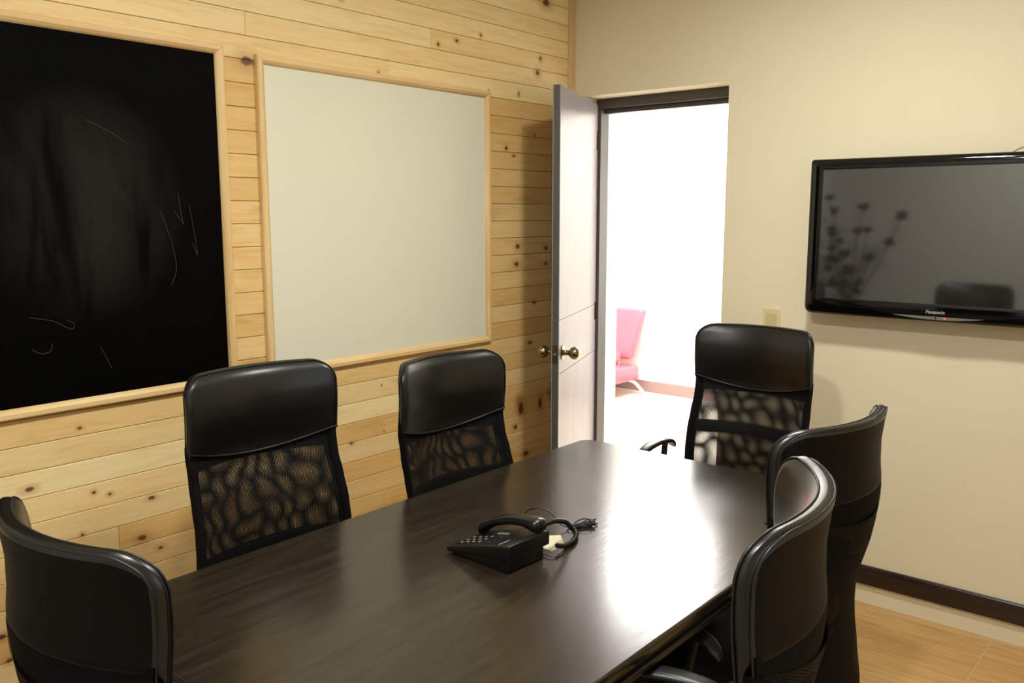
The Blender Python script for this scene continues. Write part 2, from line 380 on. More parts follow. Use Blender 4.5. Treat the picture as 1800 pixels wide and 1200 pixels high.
# side wall with a window
WY0, WY1, WZ0, WZ1 = -3.3, -2.1, 1.0, 2.2
wr = MB(); wr.box(XR, XR+.15, YB-.15, WY0, 0, H); wr.box(XR, XR+.15, WY1, 0, 0, H)
wr.box(XR, XR+.15, WY0, WY1, 0, WZ0); wr.box(XR, XR+.15, WY0, WY1, WZ1, H)
struct(wr.build('wall_right', 'cream'))
wn = MB()
for (a, b, c, d) in ((WY0, WY1, WZ0, WZ0+.05), (WY0, WY1, WZ1-.05, WZ1), (WY0, WY0+.05, WZ0+.05, WZ1-.05), (WY1-.05, WY1, WZ0+.05, WZ1-.05), ((WY0+WY1)/2-.025, (WY0+WY1)/2+.025, WZ0+.05, WZ1-.05)):
    wn.box(XR+.05, XR+.10, a, b, c, d)
struct(wn.build('window_1', 'white_paint'))
struct(MB().box(-.15, XR+.15, YB-.15, YB, 0, H).build('wall_front', 'grey_paint'))
# wood clad wall: backing + planks with real grooves
YP = -3.3; wl = MB(); wl.box(-.15, -.012, YP, 0, 0, H)
struct(MB().box(-.15, 0, YB, YP, 0, H).build('wall_left_end', 'grey_paint'))
tones = [(.3, .3, .3)]*6
PW = .0768; z_ref = 2.095
joints = {1: [-1.823], 0: [-1.2], 2: [-.968, -2.6], 4: [-1.9], 5: [-.97, -2.2], -20: [-2.35, -.9], 3: [-2.3], 6: [-1.5]}
k0 = -int(z_ref/PW)-1; rnd = random.Random(11)
for k in range(k0, 9):
    za = max(0, z_ref+k*PW); zb = min(H, z_ref+(k+1)*PW)
    if zb-za < .01: continue
    if k in joints: js = sorted(joints[k])
    else:
        js = [rnd.uniform(-3.2, -.1)] if k > 0 else []
        if k < -14: js = [rnd.choice([-3.1, -1.15, -1.62, -2.9])]
    ys = [YP]+js+[0]
    for a, b in zip(ys[:-1], ys[1:]):
        zone = -1.2 < k*1.0 < -1 
        e = .0015
        n0 = len(wl.f)
        # chamfered plank face
        y0, y1, z0, z1 = a+.0005, b-.0005, za+.0008, zb-.0008
        vs = [(-.012, y0, z0), (-.012, y1, z0), (-.012, y1, z1), (-.012, y0, z1),
              (-e, y0, z0), (-e, y1, z0), (-e, y1, z1), (-e, y0, z1),
              (0, y0+e, z0+e), (0, y1-e, z0+e), (0, y1-e, z1-e), (0, y0+e, z1-e)]
        fs = [(8, 9, 10, 11)]
        for i in range(4):
            j = (i+1) % 4; fs.append((i, j, 4+j, 4+i)); fs.append((4+i, 4+j, 8+j, 8+i))
        wl.add(vs, fs)
        t = rnd.random()**2*0.5; wm = rnd.random()**3*0.5
        if k == -20 and a > -2.4: t, wm = .9, .45
        if k == -21 and a > -2.4: t, wm = .5, .1
        if k in (-3, -6, -7, -12, -16, -19) and a < -1: wm = .35
        if b > -.1 and k < 0: t, wm = t*.5+.35, rnd.uniform(.25, .75)
        tones += [(t, rnd.random(), wm)]*(len(wl.f)-n0)
wo = struct(wl.build('wall_left', 'pine'))
ca = wo.data.color_attributes.new('tone', 'FLOAT_COLOR', 'CORNER')
for p in wo.data.polygons:
    t = tones[p.index] if p.index < len(tones) else (.3, .3, .3)
    for li in p.loop_indices: ca.data[li].color = (t[0], t[1], t[2], 1)
# corner bead
struct(MB().box(0, .010, -.045, -.002, 0, H).build('trim_1', 'pine_trim_z', bevel=.003))
# dark baseboard with a ledge on top and the cream strip below it
bb = MB()
bb.prism([(0, .085), (-.016, .085), (-.016, .148), (-.012, .153), (-.012, .156), (-.006, .163), (0, .163)], DX1, XR, 'x')
struct(bb.build('baseboard_back', 'dark_trim', bevel=.001, seg=1))
struct(MB().prism([(XR, .085), (XR-.016, .085), (XR-.016, .15), (XR-.006, .163), (XR, .163)], YB, -.016, 'y').build('baseboard_right', 'dark_trim', bevel=.001, seg=1))
struct(MB().prism([(YB, .085), (YB+.016, .085), (YB+.016, .15), (YB+.006, .163), (YB, .163)], 0, XR-.016, 'x').build('baseboard_front', 'dark_trim', bevel=.001, seg=1))
# door frame set deep in the opening, with a stop
fr = MB()
fr.box(DX0, .077, .13, .20, 0, DZ-.045)
fr.box(DX1-.025, DX1, .13, .20, 0, DZ-.045); fr.box(DX1-.04, DX1, .165, .20, 0, DZ-.06)
fr.box(DX0, DX1, .13, .20, DZ-.045, DZ); fr.box(DX0, DX1, .165, .20, DZ-.068, DZ-.045)
struct(fr.build('trim_2', 'frame_grey', bevel=.002))

# door leaf, standing open
A = Vector((.343, -.555)); B = Vector((.06, .13)); d2 = (B-A).normalized(); th = math.atan2(d2.y, d2.x)
door = bpy.data.objects.new('door_1', None); COL.objects.link(door); door.empty_display_size = .05
door.location = (A.x, A.y, 0); door.rotation_euler = (0, 0, th); struct(door)
# local x runs from free edge to hinge; visible face at local y=0, thickness towards -x of the room
LW = (B-A).length; T = .034
lf = MB(); ztop = 2.122
gz = [0.012, .896, 1.134, ztop]
for i in range(3):
    g = .0012
    a, b = gz[i]+(g if i else 0), gz[i+1]-(g if i < 2 else 0)
    lf.box(0.0005, LW, .0, .004, a, b); lf.box(0.0005, LW, T-.004, T, a, b)
lfo = lf.build('door_panel', 'door', door)
cr = MB(); cr.box(0, LW, .0038, T-.0038, .012, ztop+.0002); cr.build('door_core', 'door_edge', door)['label'] = 'dark grey painted door edge'
Mk = Matrix.Rotation(PI/2, 4, 'X')
kp = [(.0, 0), (.032, 0), (.033, .004), (.026, .007), (.015, .011), (.012, .014), (.012, .030), (.016, .033), (.024, .040), (.028, .050), (.0285, .058), (.026, .067), (.019, .075), (.009, .0785), (0, .079)]
for sgn in (1, -1):
    Mx = Matrix.Translation((.062, 0 if sgn > 0 else T, .985)) @ Matrix.Rotation(sgn*PI/2, 4, 'X')
    MB().lathe([(max(r, .0004), z) for r, z in kp], 28, Mx).build('door_knob', 'brass', door)['label'] = 'aged brass round door knob'
lp = MB(); lp.box(-.0015, 0.001, .005, T-.005, .945, 1.025); lp.lathe([(.0005, 0), (.006, 0), (.006, .010), (.002, .013), (.0005, .013)], 14, Matrix.Translation((-.0014, T/2, .985)) @ Matrix.Rotation(-PI/2, 4, 'Y'))
lp.build('latch_plate', 'brass', door)
for z in (.25, 1.1, 1.95):
    hg = MB(); hg.tube([(LW+.004, -.004, z-.045), (LW+.004, -.004, z+.045)], .006, 10); hg.box(LW-.03, LW, -.0012, .0005, z-.045, z+.045); hg.build('hinge', 'brass', door)

# ------------------------------------------------------------------ reception room beyond
RX0, RX1, RY1 = -2.7, 1.95, 3.13
struct(MB().box(RX0-.1, RX1+.1, .17, RY1+.1, -.1, 0).build('floor_reception', 'rfloor'))
struct(MB().box(RX0-.1, RX1+.1, WT, RY1+.1, H, H+.1).build('ceiling_reception', 'ceiling'))
struct(MB().box(RX0-.1, RX1+.1, RY1, RY1+.1, 0, H).build('wall_reception_back', 'white_paint'))
struct(MB().box(RX0-.1, RX0, WT, RY1, 0, H).build('wall_reception_left', 'white_paint'))
struct(MB().box(RX1, RX1+.1, WT, RY1, 0, H).build('wall_reception_right', 'white_paint'))
struct(MB().box(RX0, DX0, .2, WT, 0, H).box(DX1, RX1, .2, WT, 0, H).box(DX0, DX1, .2, WT, DZ, H).build('wall_reception_front', 'white_paint'))
struct(MB().box(RX0, RX1, RY1-.015, RY1, 0, .1).build('baseboard_reception', plain('haze_paled_baseboard', srgb(146, 122, 118), .4, bscale=30, var=.05), bevel=.002))  # dark baseboard, with overexposure haze put into its paler colour
w2 = MB()
for (a, b, c, d) in ((.90, 2.90, .74, .80), (.90, 2.90, 2.30, 2.36), (.90, .95, .80, 2.30), (2.85, 2.90, .80, 2.30)): w2.box(RX1-.03, RX1, a, b, c, d)
struct(w2.build('fill_light_frame', 'white_paint', bevel=.002))  # unseen frame, added around the side fill light
# recessed lamp of the reception
cp = thing('ceiling_light', 'lit square ceiling panel of the bright reception room, seen only reflected in the table', 'ceiling light', (-.9, 2.1, H))
MB().box(-.78, .78, -.58, .58, -.03, 0).build('panel_frame', 'white_paint', cp, bevel=.003)
for i, (lx, ly) in enumerate(LAMPS):
    t = thing('recessed_lamp', ['round recessed ceiling lamp above the far half of the table', 'round recessed ceiling lamp above the near half of the table'][i], 'ceiling light', (lx, ly, H), 0, 'recessed lamps of the meeting room ceiling')
    MB().lathe([(.155, 0), (.155, -.012), (.12, -.02), (.11, -.012), (.11, 0)], 32).build('lamp_ring', 'white_paint', t)

# ------------------------------------------------------------------ boards
def framed_board(kind, label, cat, y0, y1, z0, z1, fw, surf, surfname):
    t = thing(kind, label, cat, (0, 0, 0))
    MB().box(.0, .006, y0+fw*.6, y1-fw*.6, z0+fw*.6, z1-fw*.6).build(surfname, surf, t)
    prof = [(0, .0), (0, .016), (.004, .020), (fw*.55, .020), (fw-.005, .014), (fw, .010), (fw, 0)]   # (inwards, out of wall)
    def strip(p0, p1, inw, matn):
        v = []; fs = []
        p0 = Vector(p0); p1 = Vector(p1); inw = Vector(inw); al = (p1-p0).normalized(); n = len(prof)
        for e, s in ((p0, 1), (p1, -1)):
            for (i, o) in prof: v.append(e + inw*i + al*(i*s) + Vector((o, 0, 0)))
        fs = [tuple(range(n)), tuple(range(n, 2*n))[::-1]]+[(i, (i+1) % n, n+(i+1) % n, n+i) for i in range(n)]
        MB().add(v, fs).build('frame_rail', matn, t, bevel=.0008, seg=1, angle=50)
    strip((0, y0, z1), (0, y1, z1), (0, 0, -1), 'pine_trim_y')
    strip((0, y1, z0), (0, y0, z0), (0, 0, 1), 'pine_trim_y')
    strip((0, y0, z0), (0, y0, z1), (0, 1, 0), 'pine_trim_z')
    strip((0, y1, z1), (0, y1, z0), (0, -1, 0), 'pine_trim_z')
    return t
blk = framed_board('blackboard', 'wide black chalkboard with smudged chalk in a pale pine frame on the plank wall', 'blackboard', -3.15, -1.918, 1.026, 2.126, .030, 'chalkboard', 'writing_surface')
wht = framed_board('whiteboard', 'blank off-white writing board in a pale pine frame between blackboard and open door', 'whiteboard', -1.795, -.625, 1.02, 2.116, .030, 'whiteboard', 'writing_surface')
marks = [[(-2.157, 1.60, 0), (-2.125, 1.50), (-2.115, 1.42), (-2.135, 1.37)], [(-2.095, 1.655), (-2.09, 1.60), (-2.082, 1.555)],
         [(-2.11, 1.60), (-2.09, 1.57), (-2.082, 1.56)], [(-2.06, 1.62), (-2.05, 1.55), (-2.04, 1.46), (-2.055, 1.50)],
         [(-2.37, 1.86), (-2.30, 1.83), (-2.25, 1.80)], [(-2.56, 1.305), (-2.50, 1.29), (-2.45, 1.262), (-2.44, 1.275), (-2.46, 1.29)],
         [(-2.56, 1.215), (-2.535, 1.20), (-2.51, 1.205), (-2.505, 1.225)], [(-2.37, 1.20), (-2.355, 1.17), (-2.34, 1.13)]]
for mk in marks:
    pts = smoothcurve([(.0062, p[0], p[1]) for p in mk], 6)
    MB().tube(pts, .0007, 5).build('chalk_mark', 'chalk', blk)

# ------------------------------------------------------------------ television
TV_R = 2.225
tv = thing('television', 'flat black plasma television on the cream wall right of the doorway', 'television', (0, 0, 0))
x0, x1, z0, z1 = 1.243, TV_R, 1.197, 1.800
def rr(x0, x1, z0, z1, r_tl, r_bl, n=5):
    pts = []
    for (cx, cz, r, a0) in ((x1-r_bl, z0+r_bl, r_bl, -90), (x1-r_tl, z1-r_tl, r_tl, 0), (x0+r_tl, z1-r_tl, r_tl, 90), (x0+r_bl, z0+r_bl, r_bl, 180)):
        for i in range(n+1):
            a = math.radians(a0+90*i/n); pts.append((cx+r*math.cos(a), cz+r*math.sin(a)))
    return pts
# bezel: ring whose section is convex, so the top rail catches the ceiling
outer = rr(x0, x1, z0, z1, .012, .028); sx0, sx1, sz0, sz1 = 1.296, 2.174, 1.262, 1.759
inner = rr(sx0, sx1, sz0, sz1, .002, .002)
rings = []
for (f, y) in ((0, -.075), (0, -.106), (.05, -.113), (.2, -.1185), (.5, -.1215), (.85, -.1225), (1, -.1215), (1, -.1165)):
    rings.append([(o[0]+(i[0]-o[0])*f, y, o[1]+(i[1]-o[1])*f) for o, i in zip(outer, inner)])
P = [p for r in zip(*rings) for p in r]
MB().grid(P, len(outer), len(rings), True, closeu=True).build('bezel', 'gloss', tv)
MB().box(sx0-.002, sx1+.002, -.119, -.112, sz0-.002, sz1+.002).build('screen', 'screen', tv)
bk = MB(); bk.prism(outer, -.105, -.078, 'y'); bk.box(x0+.12, x1-.12, -.08, -.045, z0+.08, z1-.06)
bk.build('rear_housing', 'plastic', tv)
bt = MB(); bt.box(1.55, 1.60, -.045, 0, 1.30, 1.68); bt.box(1.87, 1.92, -.045, 0, 1.30, 1.68); bt.box(1.5, 1.97, -.046, -.035, 1.45, 1.53)
bt.build('wall_bracket', 'plastic', tv)
# silver crescent under the maker's name, with sensor and red light
cres = []
for i in range(25):
    t = i/24; cres.append((1.59+.30*t, 1.2155+.0*t - .0*t))
top = [(1.585+.31*i/24, 1.2175) for i in range(25)]; bot = [(1.585+.31*i/24, 1.2175-.0115*math.sin(PI*i/24)**.8) for i in range(24, -1, -1)]
MB().prism(top+bot[1:-1], -.1233, -.121, 'y').build('silver_insert', 'silver', tv)['label'] = 'silver crescent strip under the maker name'
MB().lathe([(.0004, 0), (.0028, 0), (.0028, .0012), (.0004, .0016)], 12, Matrix.Translation((1.769, -.1233, 1.2125)) @ Matrix.Rotation(PI/2, 4, 'X')).build('standby_light', 'red_led', tv)['label'] = 'small red standby light'
MB().lathe([(.0004, 0), (.003, 0), (.003, .001), (.0004, .001)], 12, Matrix.Translation((1.738, -.1233, 1.2125)) @ Matrix.Rotation(PI/2, 4, 'X')).build('sensor_window', 'gloss', tv)
fc = bpy.data.curves.new('maker_name', 'FONT'); fc.body = 'Panasonic'; fc.size = .0165; fc.extrude = .0003; fc.align_x = 'CENTER'; fc.offset = .0004
fo = bpy.data.objects.new('maker_name_curve', fc); COL.objects.link(fo)
dg = bpy.context.evaluated_depsgraph_get(); dg.update(); tm = bpy.data.meshes.new_from_object(fo.evaluated_get(dg)); bpy.data.objects.remove(fo)
to = bpy.data.objects.new('maker_name', tm); COL.objects.link(to); tm.materials.clear(); tm.materials.append(MAT['mark']); to.parent = tv
to.location = (1.736, -.1229, 1.2285); to.rotation_euler = (PI/2, 0, 0); to['label'] = 'maker name in small grey capitals and lower case'
cb = MB(); cb.tube(smoothcurve([(1.93, -.075, 1.785), (1.935, -.06, 1.803), (1.97, -.035, 1.822), (2.05, -.02, 1.84), (2.16, -.015, 1.85)], 8), .0022, 8)
cb.build('cable', plain('beige_cable', srgb(150, 125, 85), .5, bscale=50), tv)

# ------------------------------------------------------------------ light switch
sw = thing('light_switch', 'beige light switch plate on the cream wall between doorway and television', 'light switch', (1.062, 0, 1.135))
MB().box(-.037, .037, -.007, 0, -.057, .057).build('switch_plate', 'switch', sw, bevel=.003, seg=3)
MB().box(-.024, .024, -.010, -.006, -.038, .038).build('switch_rocker', plain('yellowed_rocker', srgb(206, 188, 140), .35, bscale=20, bstr=.02), sw, bevel=.002)

# ------------------------------------------------------------------ table
TX0, TX1, TY0, TY1, TZ = .735, 1.757, -2.785, -.905, .75
table = thing('conference_table', 'long dark wenge conference table with a glossy top and stepped edge, in the middle', 'table', ((TX0+TX1)/2, (TY0+TY1)/2, 0))
hx, hy = (TX1-TX0)/2, (TY1-TY0)/2
def rrect(hx, hy, r, n=6):
    pts = []
    for (sx, sy, a0) in ((1, -1, -90), (1, 1, 0), (-1, 1, 90), (-1, -1, 180)):
        for i in range(n+1):
            a = math.radians(a0+90*i/n); pts.append((sx*(hx-r)+r*math.cos(a), sy*(hy-r)+r*math.sin(a)))
    return pts
def stack(levels, r=.045):
    m = MB(); base = rrect(hx, hy, r); n = len(base); P = []
    for (ins, z) in levels:
        for (x, y) in base: P.append((x*(hx-ins)/hx, y*(hy-ins)/hy, z))
    L_ = len(levels)
    fs = [tuple(range(n))[::-1], tuple((L_-1)*n+i for i in range(n))]
    for l in range(L_-1):
        for i in range(n): fs.append((l*n+i, l*n+(i+1) % n, (l+1)*n+(i+1) % n, (l+1)*n+i))
    return m.add(P, fs)
stack([(.002, .726), (0, .728), (0, .744), (.0015, .748), (.006, .75)]).build('tabletop', 'tabletop', table, bevel=.0006, seg=1, angle=25)
stack([(.02, .712), (.010, .712), (.008, .7262)]).build('edge_groove', 'wenge', table)
stack([(.004, .696), (.001, .698), (.001, .707), (.004, .711), (.012, .7125)]).build('edge_molding', 'wenge', table, bevel=.0006, seg=1, angle=25)
ap = MB(); ap.box(-.30, .30, -.62, -.585, .62, .696); ap.box(-.02, .02, -.585, .585, .35, .65); ap.build('stretcher_beam', 'wenge', table, bevel=.003)
for y in (-.58, .58):
    lg = MB(); lg.box(-.18, .18, y-.035, y+.035, .04, .696); lg.box(-.22, .22, y-.05, y+.05, 0, .045); lg.build('panel_leg', 'wenge', table, bevel=.004)

# ------------------------------------------------------------------ mesh office chairs
W0, C0, RC = .237, .075, .063
FP = [(0, -.006), (.03, .002), (.08, .007), (.13, .006), (.17, .002), (.22, -.002), (.29, .011), (.35, .030), (.42, .050), (.49, .058), (.56, .057), (.64, .050), (.76, .038)]
def interp(tab, h):
    if h <= tab[0][0]: return tab[0][1]
    for (a, fa), (b, fb) in zip(tab[:-1], tab[1:]):
        if h <= b:
            t = (h-a)/(b-a); t = t*t*(3-2*t)*.5+t*.5; return fa+(fb-fa)*t
    return tab[-1][1]
def fw_(h, s): # forward offset of the back sheet
    c = C0 if h < .25 else C0-(min(h, .7)-.25)*.045
    return interp(FP, h)+c*(s/W0)**2
def hw(h): return W0 if h < .2 else W0-.002*math.sin(min(1, (h-.2)/.12)*PI) + max(0, h-.3)*.045
def seam(s): return .250-.045*(abs(s)/W0)**2
def make_chair(zt, label, bar=False, band=None, opaque=False):
    """local frame: +x is the way the sitter faces, origin on the floor under the middle of the backrest's top"""
    t = thing('office_chair', label, 'chair', group='black mesh office chairs around the table')
    def pt(s, h, off): # off along +x
        return (fw_(h, s)+off, s, zt-h)
    # leather headrest
    nu, nv = 49, 25; front = []; back = []; kb = []
    R = .020; Tt = .016
    for i in range(nu):
        u = -math.cos(PI*i/(nu-1)); s = u*W0
        e = abs(s)-(W0-RC); ht = RC-math.sqrt(max(0, RC*RC-e*e)) if e > 0 else 0
        hb = seam(s)
        for j in range(nv):
            v = j/(nv-1); v2 = 1-math.cos(v*PI/2)*1.0 if v < 1 else 1
            h = ht+(hb-ht)*(v**1.6)
            if e > 0 and h < RC: dd = RC-math.hypot(e, RC-h)
            else: dd = min(h, W0-abs(s))
            dd = min(max(dd, 0), R); k = math.sqrt(max(0, 1-(1-dd/R)**2))
            bulge = .020*math.sin(PI*min(1, max(0, h)/.25)**.85)*(1-(abs(s)/W0)**4)
            front.append(pt(s, h, k*(Tt+bulge)*1.0+.0))
            h = ht+(.172-ht)*(v**1.6)
            if e > 0 and h < RC: dd = RC-math.hypot(e, RC-h)
            else: dd = min(h, W0-abs(s))
            dd = min(max(dd, 0), R); k = math.sqrt(max(0, 1-(1-dd/R)**2))
            back.append(pt(s, h, -k*Tt)); kb.append(k)
    m = MB(); m.grid(front, nu, nv); m.grid(back, nu, nv, flip=True)
    # close lower edge
    o = len(m.v); n = nu*nv; m.f += [(i*nv+nv-1, (i+1)*nv+nv-1, n+(i+1)*nv+nv-1, n+i*nv+nv-1) for i in range(nu-1)]; m.sm += [True]*(nu-1)
    hr = m.build('headrest', 'leather', t); hr.data.materials.append(MAT['leather_back'])
    for p in hr.data.polygons:
        if all(v >= n and 4 <= (v-n)//nv <= nu-5 and (v-n) % nv >= 5 for v in p.vertices): p.material_index = 1
    # piping round the rim and along the lower seam
    def rim(off, ins):
        pts = [(-(W0-ins), .215)]
        for i in range(1, 4): pts.append((-(W0-ins), .215+(RC-.215)*i/4))
        for i in range(9):
            a = PI-PI/2*i/8; pts.append((-W0+RC+(RC-ins)*math.cos(a), RC-(RC-ins)*math.sin(a)))
        for i in range(1, 12): pts.append((-W0+RC+(2*W0-2*RC)*i/12, ins))
        for i in range(9):
            a = PI/2-PI/2*i/8; pts.append((W0-RC+(RC-ins)*math.cos(a), RC-(RC-ins)*math.sin(a)))
        for i in range(1, 5): pts.append((W0-ins, RC+(.215-RC)*i/4))
        return [pt(s, h, off) for s, h in pts]
    MB().tube(rim(.0125, .004), .0022, 6).build('piping', 'piping', hr)
    MB().tube(rim(-.0115, .004), .0022, 6).build('piping', 'piping', hr)
    MB().tube([pt(s*W0*.985, seam(s*W0), .019) for s in [x/14-1 for x in range(29)]], .0025, 6).build('piping', 'piping', hr)
    P = []
    for i in range(25):
        u = -1+2*i/24
        for h, of in [(.165, -.0148), (.19, -.0158), (.27, -.0150)] + ([(.27+.049*q, -.0175) for q in range(1, 11)] if opaque else [(.27, -.0145)]): P.append(pt(u*(hw(h)-.004), h, of))
    MB().grid(P, 25, len(P)//25).build('rear_cover', 'band', t)
    # mesh panels, front and rear
    hb1 = .75
    for nm, off, mat in (('front_mesh', .008, 'mesh_front'), ('rear_mesh', -.013, 'mesh_rear')):
        P = []; UV = []
        a, b = 25, 41
        for i in range(a):
            u = -1+2*i/(a-1)
            for j in range(b):
                s0 = u*W0*.97; hs = seam(s0)-.02; h = hs+(hb1-hs)*j/(b-1); s = u*(hw(h)-.008)
                ww = .004*math.sin(s*22+h*9)*math.sin(h*17) if off < 0 else 0
                P.append(pt(s, h, off+ww)); UV.append((s*1.02, h))
        mm = MB().grid(P, a, b)
        if off < 0: mm.grid([(p[0]-.0022, p[1], p[2]) for p in P], a, b); UV = UV+UV
        ob = mm.build(nm, mat, t)
        uvl = ob.data.uv_layers.new(name='UVMap')
        for l in ob.data.loops: uvl.data[l.index].uv = UV[l.vertex_index]
    # woven borders down both sides (tube frame sewn in)
    for sg in (-1, 1):
        P = []; nn = 34; prof = [(0.0, -.013), (-.004, .012), (-.012, .013), (-.027, .009), (-.027, -.012), (-.012, -.018)]
        for i in range(nn):
            h = .19+(hb1+.01-.19)*i/(nn-1)
            for (ds, of) in prof:
                s = sg*(hw(h)+ds); P.append(pt(s, h, of))
        m = MB(); k = len(prof); fs = []
        for i in range(nn-1):
            for q in range(k): fs.append((i*k+q, i*k+(q+1) % k, (i+1)*k+(q+1) % k, (i+1)*k+q))
        fs += [tuple(range(k)), tuple((nn-1)*k+q for q in range(k))[::-1]]
        m.add(P, fs, True); m.build('side_border', 'band', t)
    def hband(name, h0, h1, offs, th, mat, su=1.0):
        P = []; nn = 21; prof = [(h0, offs+th), (h1, offs+th), (h1, offs), (h0, offs)]
        for i in range(nn):
            u = (-1+2*i/(nn-1))*su
            for (h, of) in prof: P.append(pt(u*(hw(h)-.01), h, of))
        m = MB(); fs = []
        for i in range(nn-1):
            for q in range(4): fs.append((i*4+q, i*4+(q+1) % 4, (i+1)*4+(q+1) % 4, (i+1)*4+q))
        fs += [(0, 1, 2, 3), tuple((nn-1)*4+q for q in range(4))[::-1]]
        m.add(P, fs, False); return m.build(name, mat, t)
    if bar: hband('lumbar_bar', .388, .436, -.024, .008, 'plastic')
    if band: hband('lower_border', band, band+.075, -.018, .028, 'band')
    hband('bottom_border', .71, hb1+.012, -.018, .030, 'band')
    # seat
    sz = .462; 
    P = []; nu2 = 25; nv2 = 21
    def sp(u, v, top):
        x = .090+.450*(v*.5+.5); wy = .238*(1-.10*max(0, v)**3)
        sup = (1-abs(u)**6)**(1/6) if True else 1
        y = u*wy; zz = sz + (0.012 if top else -.085)
        zz += -.045*max(0, v-.55)**2*5*(.2 if not top else 1)
        if top: zz += .018*abs(u)**3 - .012*(1-u*u)
        ed = max(abs(u), abs(v)); 
        if ed > .86: zz += (-.025 if top else .02)*((ed-.86)/.14)**2
        return (x, y, zz)
    m = MB()
    top = [sp(-1+2*i/(nu2-1), -1+2*j/(nv2-1), True) for i in range(nu2) for j in range(nv2)]
    bot = [sp(-1+2*i/(nu2-1), -1+2*j/(nv2-1), False) for i in range(nu2) for j in range(nv2)]
    m.grid(top, nu2, nv2); m.grid(bot, nu2, nv2, flip=True); n = nu2*nv2
    per = [i*nv2 for i in range(nu2)]+[(nu2-1)*nv2+j for j in range(1, nv2)]+[i*nv2+nv2-1 for i in range(nu2-2, -1, -1)]+[j for j in range(nv2-2, 0, -1)]
    m.f += [(per[i], per[(i+1) % len(per)], n+per[(i+1) % len(per)], n+per[i]) for i in range(len(per))]; m.sm += [True]*len(per)
    m.build('seat', 'leather', t)
    # spine from seat to back
    sp_ = MB()
    zs = zt-.66
    pts = smoothcurve([(.28, 0, sz-.105), (.14, 0, sz-.105), (.06, 0, sz-.10), (.028, 0, sz-.085), (.022, 0, zt-.735), (.028, 0, zt-.70)], 6)
    for dy in (-.03, 0, .03): sp_.tube([(p.x, p.y+dy, p.z) for p in pts], .013, 8)
    sp_.build('back_support', 'plastic', t)
    # arms: loop from under the seat, T-pad
    az = .717 if bar else min(.69, zt-.475)
    for sg in (-1, 1):
        y = sg*.282
        am = MB()
        am.tube(smoothcurve([(.30, sg*.10, sz-.093), (.26, sg*.24, sz-.093), (.255, y, sz-.06), (.245, y, sz+.06), (.225, y, az-.035), (.215, y, az-.012)], 6), [.012]*31, 10)
        am.build('arm_post', 'plastic', t)
        P = []; nn = 20; kk = 14
        for i in range(nn):
            v = i/(nn-1); x = .155+.25*v
            zc = az-.008-.022*(2*v-1)**2 - (.018*max(0, .12-v)/.12)
            wv = .024*(1-.25*abs(2*v-1)**2)*(.55 if i in (0, nn-1) else 1); tv_ = .010*(.5 if i in (0, nn-1) else 1)
            for q in range(kk):
                a = 2*PI*q/kk; ca_, sa_ = math.cos(a), math.sin(a)
                P.append((x, y+wv*math.copysign(abs(ca_)**.7, ca_), zc+tv_*math.copysign(abs(sa_)**.7, sa_)))
        m = MB(); fs = []
        for i in range(nn-1):
            for q in range(kk): fs.append((i*kk+q, i*kk+(q+1) % kk, (i+1)*kk+(q+1) % kk, (i+1)*kk+q))
        fs += [tuple(range(kk)), tuple((nn-1)*kk+q for q in range(kk))[::-1]]
        m.add(P, fs, True).build('arm_pad', 'plastic', t)
    # column and star base
    cx = .28
    MB().lathe([(.03, .09), (.03, .20), (.018, .205), (.018, sz-.11), (.05, sz-.105), (.05, sz-.085)], 20, Matrix.Translation((cx, 0, 0))).build('gas_column', 'plastic', t)
    bs = MB(); bs.lathe([(.04, .06), (.045, .07), (.042, .12), (.03, .125)], 20, Matrix.Translation((cx, 0, 0)))
    for k in range(5):
        a = 2*PI*k/5+.3; c, s_ = math.cos(a), math.sin(a)
        bs.tube([(cx+c*.03, s_*.03, .098), (cx+c*.15, s_*.15, .088), (cx+c*.27, s_*.27, .068)], [.024, .02, .014], 8)
    bs.build('star_base', 'plastic', t)
    for k in range(5):
        a = 2*PI*k/5+.3; c, s_ = math.cos(a), math.sin(a); px, py = cx+c*.265, s_*.265
        m = MB()
        for o_ in (-.014, .014):
            Mx = Matrix.Translation((px - s_*0, py, .026)) @ Matrix.Rotation(a+.8, 4, 'Z') @ Matrix.Rotation(PI/2, 4, 'X') @ Matrix.Translation((0, 0, o_-.008))
            m.lathe([(.0005, 0), (.022, 0), (.026, .003), (.026, .013), (.022, .016), (.0005, .016)], 18, Mx)
        m.lathe([(.006, .026), (.006, .075)], 10, Matrix.Translation((px, py, 0)))
        m.build('caster', 'plastic', t)
    return t
CH = [  # x, y, heading, top height, label, bar, band
    (.420, -2.134, -3.5, 1.163, 'black mesh office chair by the pine wall, under the gap between the two boards', False, .506, False),
    (.580, -1.530, -.4, 1.134, 'black mesh office chair below the whiteboard corner nearest the open door', False, .402, False),
    (1.180, -.366, -90.3, 1.164, 'black mesh office chair with a dark crossbar, at the far table end before the doorway', True, None, False),
    (1.971, -1.601, 172.8, 1.142, 'black office chair seen from behind, right of the table, nearer the television wall', False, None, True),
    (2.136, -2.279, 196.9, 1.185, 'black office chair right of the table, its curled headrest edge catching grey light', False, None, True),
    (1.251, -3.055, 91.1, 1.134, 'black office chair seen from behind in the near left corner of the photo', False, None, True)]
for (x, y, a, zt, lab, bar, band, opq) in CH:
    c = make_chair(zt, lab, bar, band, opq); c.location = (x, y, 0); c.rotation_euler = (0, 0, math.radians(a))

# ------------------------------------------------------------------ telephone
ph = thing('desk_telephone', 'black corded desk telephone with its handset on, on the middle of the table', 'telephone', (1.232, -1.965, TZ), math.radians(-2))
